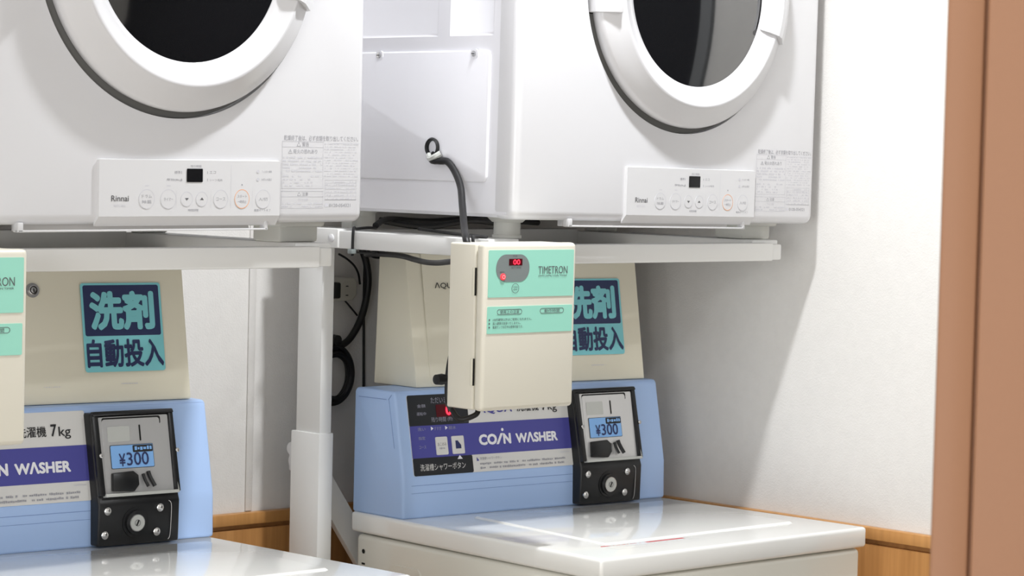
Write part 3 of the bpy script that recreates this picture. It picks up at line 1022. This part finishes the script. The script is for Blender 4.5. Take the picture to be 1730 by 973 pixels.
# ---------------------------------------------------------------- detergent dispensers on the washers
def make_dispenser(loc, label):
    bx, by, bz = -0.31, 0.36, -0.2725
    t = thing('detergent_dispenser', label, 'dispenser', loc, 'cream detergent dispensers on the washers')
    W = lambda x, y, z: Vector((x - bx, y - by, z - bz))
    sk = -0.11
    a = [W(-0.536, 0.330, -0.273), W(-0.536, 0.364, -0.0675), W(-0.536, 0.425, -0.0675), W(-0.536, 0.432, -0.273)]
    w = 0.452
    b_ = [W(-0.536 + w, 0.330 + sk * w, -0.273), W(-0.536 + w, 0.364 + sk * w, -0.0675), W(-0.536 + w, 0.40, -0.0675), W(-0.536 + w, 0.40, -0.273)]
    mb = MB()
    mb.loft(a, b_, MDET, 0.002, 2)
    body = mb.build('body', t)
    A, B = W(-0.536, 0.36, -0.073), W(-0.536, 0.33, -0.274)
    ff = Frame(B, Vector((1, sk, -0.002)), (A - B).normalized())
    mb = MB()
    ff.rrect(mb, 0.0265, 0.004, 0.4505, 0.215, 0.006, MDET, 0.0008, 5, 0.0010)
    ff.text(mb, 'ΛQUΛ', 0.0465, 0.1525, 0.0900, 0.1630, MBLKP, 0.0026, 0.006)
    ff.dashes(mb, 0.342, 0.374, 0.0260, 0.0015, 4, MPRINTL, 0.0026, 0.9)
    ff.dashes(mb, 0.224, 0.250, 0.0245, 0.0012, 5, MPRINTL, 0.0026, 0.9)
    mb.build('front_cover', body)
    mb = MB()
    s0, s1 = 0.2885, 0.4130
    ff.rrect(mb, s0, 0.0435, s1, 0.1670, 0.004, MCYAN, 0.0028)
    ff.rrect(mb, s0 + 0.0035, 0.0935, s1 - 0.0035, 0.1640, 0.003, MSTN, 0.0031)
    ff.text(mb, '洗剤', s0 + 0.0115, 0.1010, s1 - 0.0120, 0.1560, MCYAN, 0.0035, 0.045)
    ff.text(mb, '自動投入', s0 + 0.0035, 0.0495, s1 - 0.0020, 0.0890, MSTN, 0.0035, 0.030)
    mb.build('sticker', body)
    mb = MB()
    ff.disc(mb, 0.2165, 0.158, 0.0100, MSTEEL, 0.0035, 28, 0.003)
    ff.disc(mb, 0.2165, 0.158, 0.0066, MSTEEL, 0.0060, 28, 0.003, 0.001)
    ff.ring(mb, 0.2165, 0.158, 0.0055, 0.0055, 0.0012, MGAP, 0.0074, 24)
    ff.rect(mb, 0.2160, 0.1555, 0.2172, 0.1605, MGAP, 0.0076)
    mb.build('lock', body)
    return t


er = make_dispenser((-0.31, 0.36, ZB - 0.2725), 'cream detergent dispenser on the right-hand washer, half hidden by the hanging timer box')
el = copy_tree(er, None, (-0.31 - 0.90, 0.36 + 0.02, ZB - 0.2665), 'cream detergent dispenser on the left washer, its blue sticker fully visible')


# ---------------------------------------------------------------- coin timer boxes hung at the stands' corners
def make_timer(loc, label):
    bx, by, bz = -0.694, -0.05, -0.262
    t = thing('coin_timer_box', label, 'timer box', loc, 'cream timer boxes hung on the stands')
    X0, X1 = -0.781 - bx, -0.607 - bx
    Y = lambda y: y - by
    Z = lambda z: z - bz
    mb = MB().box(X0, X1, Y(-0.0665), Y(-0.013), 0.001, Z(-0.0335), MCREAM, 0.003, 3)
    body = mb.build('box_body', t)
    mb = MB().box(X0 - 0.0005, X1 + 0.0005, Y(-0.085), Y(-0.0675), 0.0, Z(-0.0325), MCREAM, 0.006, 4)
    cov = mb.build('front_cover', t)
    ff = Frame((0, Y(-0.085), 0), (1, 0, 0), (0, 0, 1))
    px = lambda x: x - bx
    # upper mint panel
    mb = MB()
    ff.rrect(mb, px(-0.7745), Z(-0.1065), px(-0.6130), Z(-0.0420), 0.0015, MTEAL, 0.0008, 4, 0.001)
    cx0, cx1, cz0, cz1 = px(-0.7610), px(-0.6985), Z(-0.0855), Z(-0.0480)
    ff.rrect(mb, cx0, cz0, cx1, cz1, 0.018, MGREYL, 0.0012, 8)
    ff.text(mb, 'TIMETRON', px(-0.6815), Z(-0.0752), px(-0.6255), Z(-0.0648), MPRINTD, 0.0014)
    ff.text(mb, 'SWITCHING COIN TIMER', px(-0.6815), Z(-0.0792), px(-0.6265), Z(-0.0770), MPRINTD, 0.0014)
    ff.text(mb, '料金', px(-0.7300), Z(-0.0513), px(-0.7220), Z(-0.0490), MPRINTD, 0.0014)
    ff.text(mb, '残り時間', px(-0.7330), Z(-0.0675), px(-0.7150), Z(-0.0650), MPRINTD, 0.0014)
    ff.text(mb, '動作', px(-0.7540), Z(-0.0735), px(-0.7455), Z(-0.0710), MPRINTD, 0.0014)
    pan = mb.build('display_panel', cov)
    mb = MB()
    ff.rect(mb, px(-0.7375), Z(-0.0630), px(-0.7125), Z(-0.0540), MREDW, 0.0016)
    ff.text(mb, '00', px(-0.7300), Z(-0.0620), px(-0.7170), Z(-0.0550), MRED, 0.0019, 0.01)
    mb.build('display', pan)
    mb = MB()
    ff.disc(mb, px(-0.7485), Z(-0.0785), 0.0047, MREDL, 0.0024, 24, 0.002, 0.0006)
    ff.ring(mb, px(-0.7485), Z(-0.0785), 0.0026, 0.0026, 0.0006, MWHT, 0.0034, 20)
    mb.build('indicator_lamp', pan)
    mb = MB()
    ff.ring(mb, px(-0.7245), Z(-0.0945), 0.0068, 0.0068, 0.0006, MPRINTD, 0.0014)
    ff.text(mb, 'ON', px(-0.7283), Z(-0.0940), px(-0.7207), Z(-0.0918), MPRINTD, 0.0014)
    ff.text(mb, 'OFF', px(-0.7283), Z(-0.0975), px(-0.7207), Z(-0.0952), MPRINTD, 0.0014)
    mb.build('button', pan)
    # lower mint notice
    mb = MB()
    ff.rrect(mb, px(-0.7750), Z(-0.1560), px(-0.6140), Z(-0.1190), 0.0015, MTEAL, 0.0008, 4, 0.001)

    def pill(a, b_, z0, z1):
        pts = []
        r = (z1 - z0) / 2
        for cc, st in ((b_ - r, -90), (a + r, 90)):
            for i in range(9):
                g = math.radians(st + 180 * i / 8)
                pts.append((cc + r * math.cos(g), z0 + r + r * math.sin(g)))
        mb.tube([ff.p(s, q, 0.0009) for s, q in pts + pts[:1]], 0.0004, MPRINTD, 4, 1)
    pill(px(-0.7570), px(-0.7110), Z(-0.1298), Z(-0.1232))
    pill(px(-0.6760), px(-0.6310), Z(-0.1298), Z(-0.1232))
    ff.text(mb, '使用上の注意', px(-0.7520), Z(-0.1290), px(-0.7160), Z(-0.1242), MPRINTD, 0.0013)
    ff.text(mb, '動作時間', px(-0.6680), Z(-0.1290), px(-0.6390), Z(-0.1242), MPRINTD, 0.0013)
    for i, (tx, e) in enumerate((('100円硬貨以外はご使用になれません。', -0.6920), ('投入硬貨は返金いたしません。', -0.7130), ('電源ランプ点灯中は使用可能です。', -0.7085))):
        z = -0.1388 - 0.0051 * i
        ff.text(mb, tx, px(-0.7650), Z(z), px(e), Z(z + 0.0037), MPRINTD, 0.0013)
        ff.disc(mb, px(-0.7715), Z(z + 0.0018), 0.0013, MPRINTD, 0.0013, 12)
    mb.build('notice_label', cov)
    # two hinges on the left side
    for z0, z1 in ((-0.1045, -0.0665), (-0.2275, -0.1905)):
        mb = MB()
        mb.tube([(X0 - 0.0005, Y(-0.0640), Z(z0)), (X0 - 0.0005, Y(-0.0640), Z(z1))], 0.0024, MCREAMD, 10, 1)
        mb.box(X0 - 0.0008, X0 + 0.001, Y(-0.0680), Y(-0.0661), Z(z0), Z(z1), MGAP)
        mb.build('hinge', body)
    mb = MB().box(px(-0.66), px(-0.615), Y(-0.014), Y(0.0175), Z(-0.066), Z(-0.042), MSTAND, 0.001)
    mb.build('mounting_bracket', body)
    return t


tr_ = make_timer((-0.694, -0.05, ZB - 0.262), 'cream coin timer box hanging in front of the right-hand washer, lit red digits')
tl_ = copy_tree(tr_, None, (-0.694 - 0.899, -0.05, ZB - 0.265), 'cream coin timer box cut off by the left edge of the photo')

# ---------------------------------------------------------------- cables, outlet
W = lambda x, y, z: (x, y, z + ZB)
# dryer lead: out of the grommet, over the clamp and down into the timer box
mb = MB().tube([W(-0.6455, 0.174, 0.089), W(-0.6600, 0.166, 0.078), W(-0.6590, 0.150, 0.0765), W(-0.6560, 0.136, 0.0757), W(-0.6575, 0.118, 0.0620), W(-0.6665, 0.095, 0.041),
                W(-0.6849, 0.070, 0.0162), W(-0.7167, 0.030, -0.0118), W(-0.758, -0.020, -0.0275), W(-0.763, -0.030, -0.040)], 0.0052, MBLACK, 12)
tag(mb.build('power_cable'), 'thick black cable curving from the dryer side down into the timer box', 'cable')
# loop under the timer box
mb = MB().tube([W(-0.740, -0.006, -0.09), W(-0.745, 0.004, -0.15), W(-0.7600, 0.004, -0.195), W(-0.7645, 0.004, -0.2243), W(-0.7650, 0.002, -0.2571), W(-0.7750, -0.020, -0.2668), W(-0.7760, -0.030, -0.2740), W(-0.7730, -0.040, -0.2765), W(-0.7597, -0.050, -0.2700), W(-0.7549, -0.050, -0.2635)], 0.0038, MBLACK, 10)
mb.lathe([(0.0, -0.012), (0.007, -0.010), (0.008, 0.0), (0.006, 0.010), (0.0, 0.012)], MBLACK, W(-0.7740, 0.006, -0.2248), 16, 'X')
tag(mb.build('timer_cable'), 'thin black cable behind the hanging timer box, looping out below it', 'cable')
# lead slung below the right stand's side beam
mb = MB().tube([W(-0.560, 0.42, -0.072), W(-0.5991, 0.38, -0.0690), W(-0.6145, 0.32, -0.0665), W(-0.6309, 0.26, -0.0665), W(-0.6422, 0.22, -0.0695), W(-0.6628, 0.17, -0.0711), W(-0.6841, 0.12, -0.0695), W(-0.7217, 0.05, -0.0642), W(-0.735, 0.01, -0.062)], 0.0042, MBLACK, 10)
tag(mb.build('slung_cable'), 'black cable slung under the right stand beam towards the timer box', 'cable')
# tie round the beam
mb = MB()
ty = 0.338
mb.tube([W(-0.662, ty, -0.0610), W(-0.663, ty, -0.0675), W(-0.662, ty, -0.0298), W(-0.652, ty + 0.004, -0.0288), W(-0.620, ty + 0.015, -0.0275), W(-0.600, ty + 0.02, -0.0285)], 0.0022, MBLACK, 8)
mb.tube([W(-0.662, ty, -0.060), W(-0.655, ty, -0.064), W(-0.635, ty, -0.0645), W(-0.6, ty, -0.062)], 0.0018, MBLACK, 8)
mb.box(-0.668, -0.658, ty - 0.004, ty + 0.006, ZB - 0.066, ZB - 0.059, MGREYL, 0.001)
tag(mb.build('cable_tie'), 'black tie wrapped round the right stand beam beside the left dryer', 'cable tie')
# supply lead and its hank on the back wall
mb = MB().tube([W(-0.484, 0.535, -0.030), W(-0.4789, 0.535, -0.0679), W(-0.471, 0.535, -0.087), W(-0.4654, 0.535, -0.1108), W(-0.466, 0.535, -0.1347), W(-0.4737, 0.535, -0.1679), W(-0.4878, 0.535, -0.1961), W(-0.5081, 0.535, -0.2173), W(-0.5359, 0.535, -0.2259), W(-0.56, 0.535, -0.228)], 0.0058, MBLACK, 12)
tag(mb.build('supply_cable'), 'thick black cable hanging down the back wall beside the outlet', 'cable')
mb = MB()
for k in range(5):
    pts = []
    r0, r1 = 0.040 - 0.0025 * k, 0.046 - 0.0028 * k
    for i in range(29):
        a = 2 * math.pi * i / 28
        pts.append(W(-0.5385 + r0 * math.cos(a) + 0.002 * k, 0.530 + 0.005 * (k % 3), -0.268 + r1 * math.sin(a) - 0.001 * k))
    mb.tube(pts, 0.0042, MBLACK, 8, 2)
mb.lathe([(0.0, -0.010), (0.008, -0.009), (0.009, 0.006), (0.0, 0.009)], MBLACK, W(-0.5400, 0.526, -0.212), 16, 'Y')
tag(mb.build('cable_coil'), 'coiled black cable hung on the back wall behind the post', 'cable coil')
# multi-socket on the wall
t = thing('wall_socket', 'grey double socket on the back wall behind the post', 'socket', W(-0.524, WY, -0.132))
mb = MB()
pf = Frame((0, -0.034, 0), (1, 0, 0), (0, 0, 1))
pts = [(-0.036, -0.019), (0.022, -0.019), (0.031, -0.010), (0.031, 0.012), (0.024, 0.019), (-0.036, 0.019)]
mb.loft([(x, 0.0, z) for x, z in pts], [(x, -0.030, z) for x, z in pts], MOUT, 0.003, 3)
bo = mb.build('socket_body', t)
mb = MB()
pf.rect(mb, 0.006, 0.004, 0.0115, 0.0055, MGAP, -0.0025)
pf.rect(mb, 0.006, -0.0105, 0.0115, -0.009, MGAP, -0.0025)
mb.build('slots', bo)
mb = MB().box(-0.030, -0.014, -0.045, -0.029, -0.014, 0.012, MBLACK, 0.003)
mb.build('plug', t)
# thin wires
mb = MB().tube([W(-0.458, 0.552, -0.02), W(-0.459, 0.552, -0.145), W(-0.456, 0.552, -0.29), W(-0.455, 0.552, -0.40)], 0.0022, MBLK, 8)
tag(mb.build('bell_wire'), 'thin dark wire running straight down the back wall left of the dispenser', 'wire')
mb = MB().tube([W(-0.530, 0.532, -0.076), W(-0.516, 0.530, -0.083), W(-0.500, 0.530, -0.094), W(-0.486, 0.535, -0.108), W(-0.478, 0.54, -0.125)], 0.0018, MBLK, 8)
mb.tube([W(-0.510, 0.54, -0.150), W(-0.495, 0.545, -0.160), W(-0.478, 0.545, -0.176)], 0.0015, MBLK, 8)
tag(mb.build('socket_lead'), 'dark twisted lead at the socket behind the post', 'wire')
mb = MB().tube([W(-0.500, 0.50, -0.060), W(-0.492, 0.50, -0.075), W(-0.476, 0.50, -0.080), W(-0.458, 0.50, -0.076), W(-0.444, 0.50, -0.062)], 0.0030, MBLK, 8)
tag(mb.build('looped_wire'), 'dark wire looped just below the right stand beam', 'wire')
# leads lying in the dark gap beneath the right dryer
mb = MB()
mb.tube([W(-0.600, 0.36, -0.0245), W(-0.54, 0.40, -0.0165), W(-0.45, 0.41, -0.020), W(-0.33, 0.42, -0.0160), W(-0.2, 0.42, -0.022)], 0.005, MBLACK, 8)
mb.tube([W(-0.55, 0.41, -0.018), W(-0.48, 0.38, -0.027), W(-0.40, 0.36, -0.0165), W(-0.30, 0.38, -0.026)], 0.005, MBLACK, 8)
mb.tube([W(-0.60, 0.26, -0.026), W(-0.64, 0.12, -0.0290), W(-0.6825, 0.02, -0.0285), W(-0.7255, 0.0, -0.0272), W(-0.7450, -0.020, -0.0285), W(-0.7470, -0.024, -0.040)], 0.0024, MBLACK, 8)
tag(mb.build('gap_cables'), 'tangle of black leads in the dark gap under the right-hand dryer', 'cable')
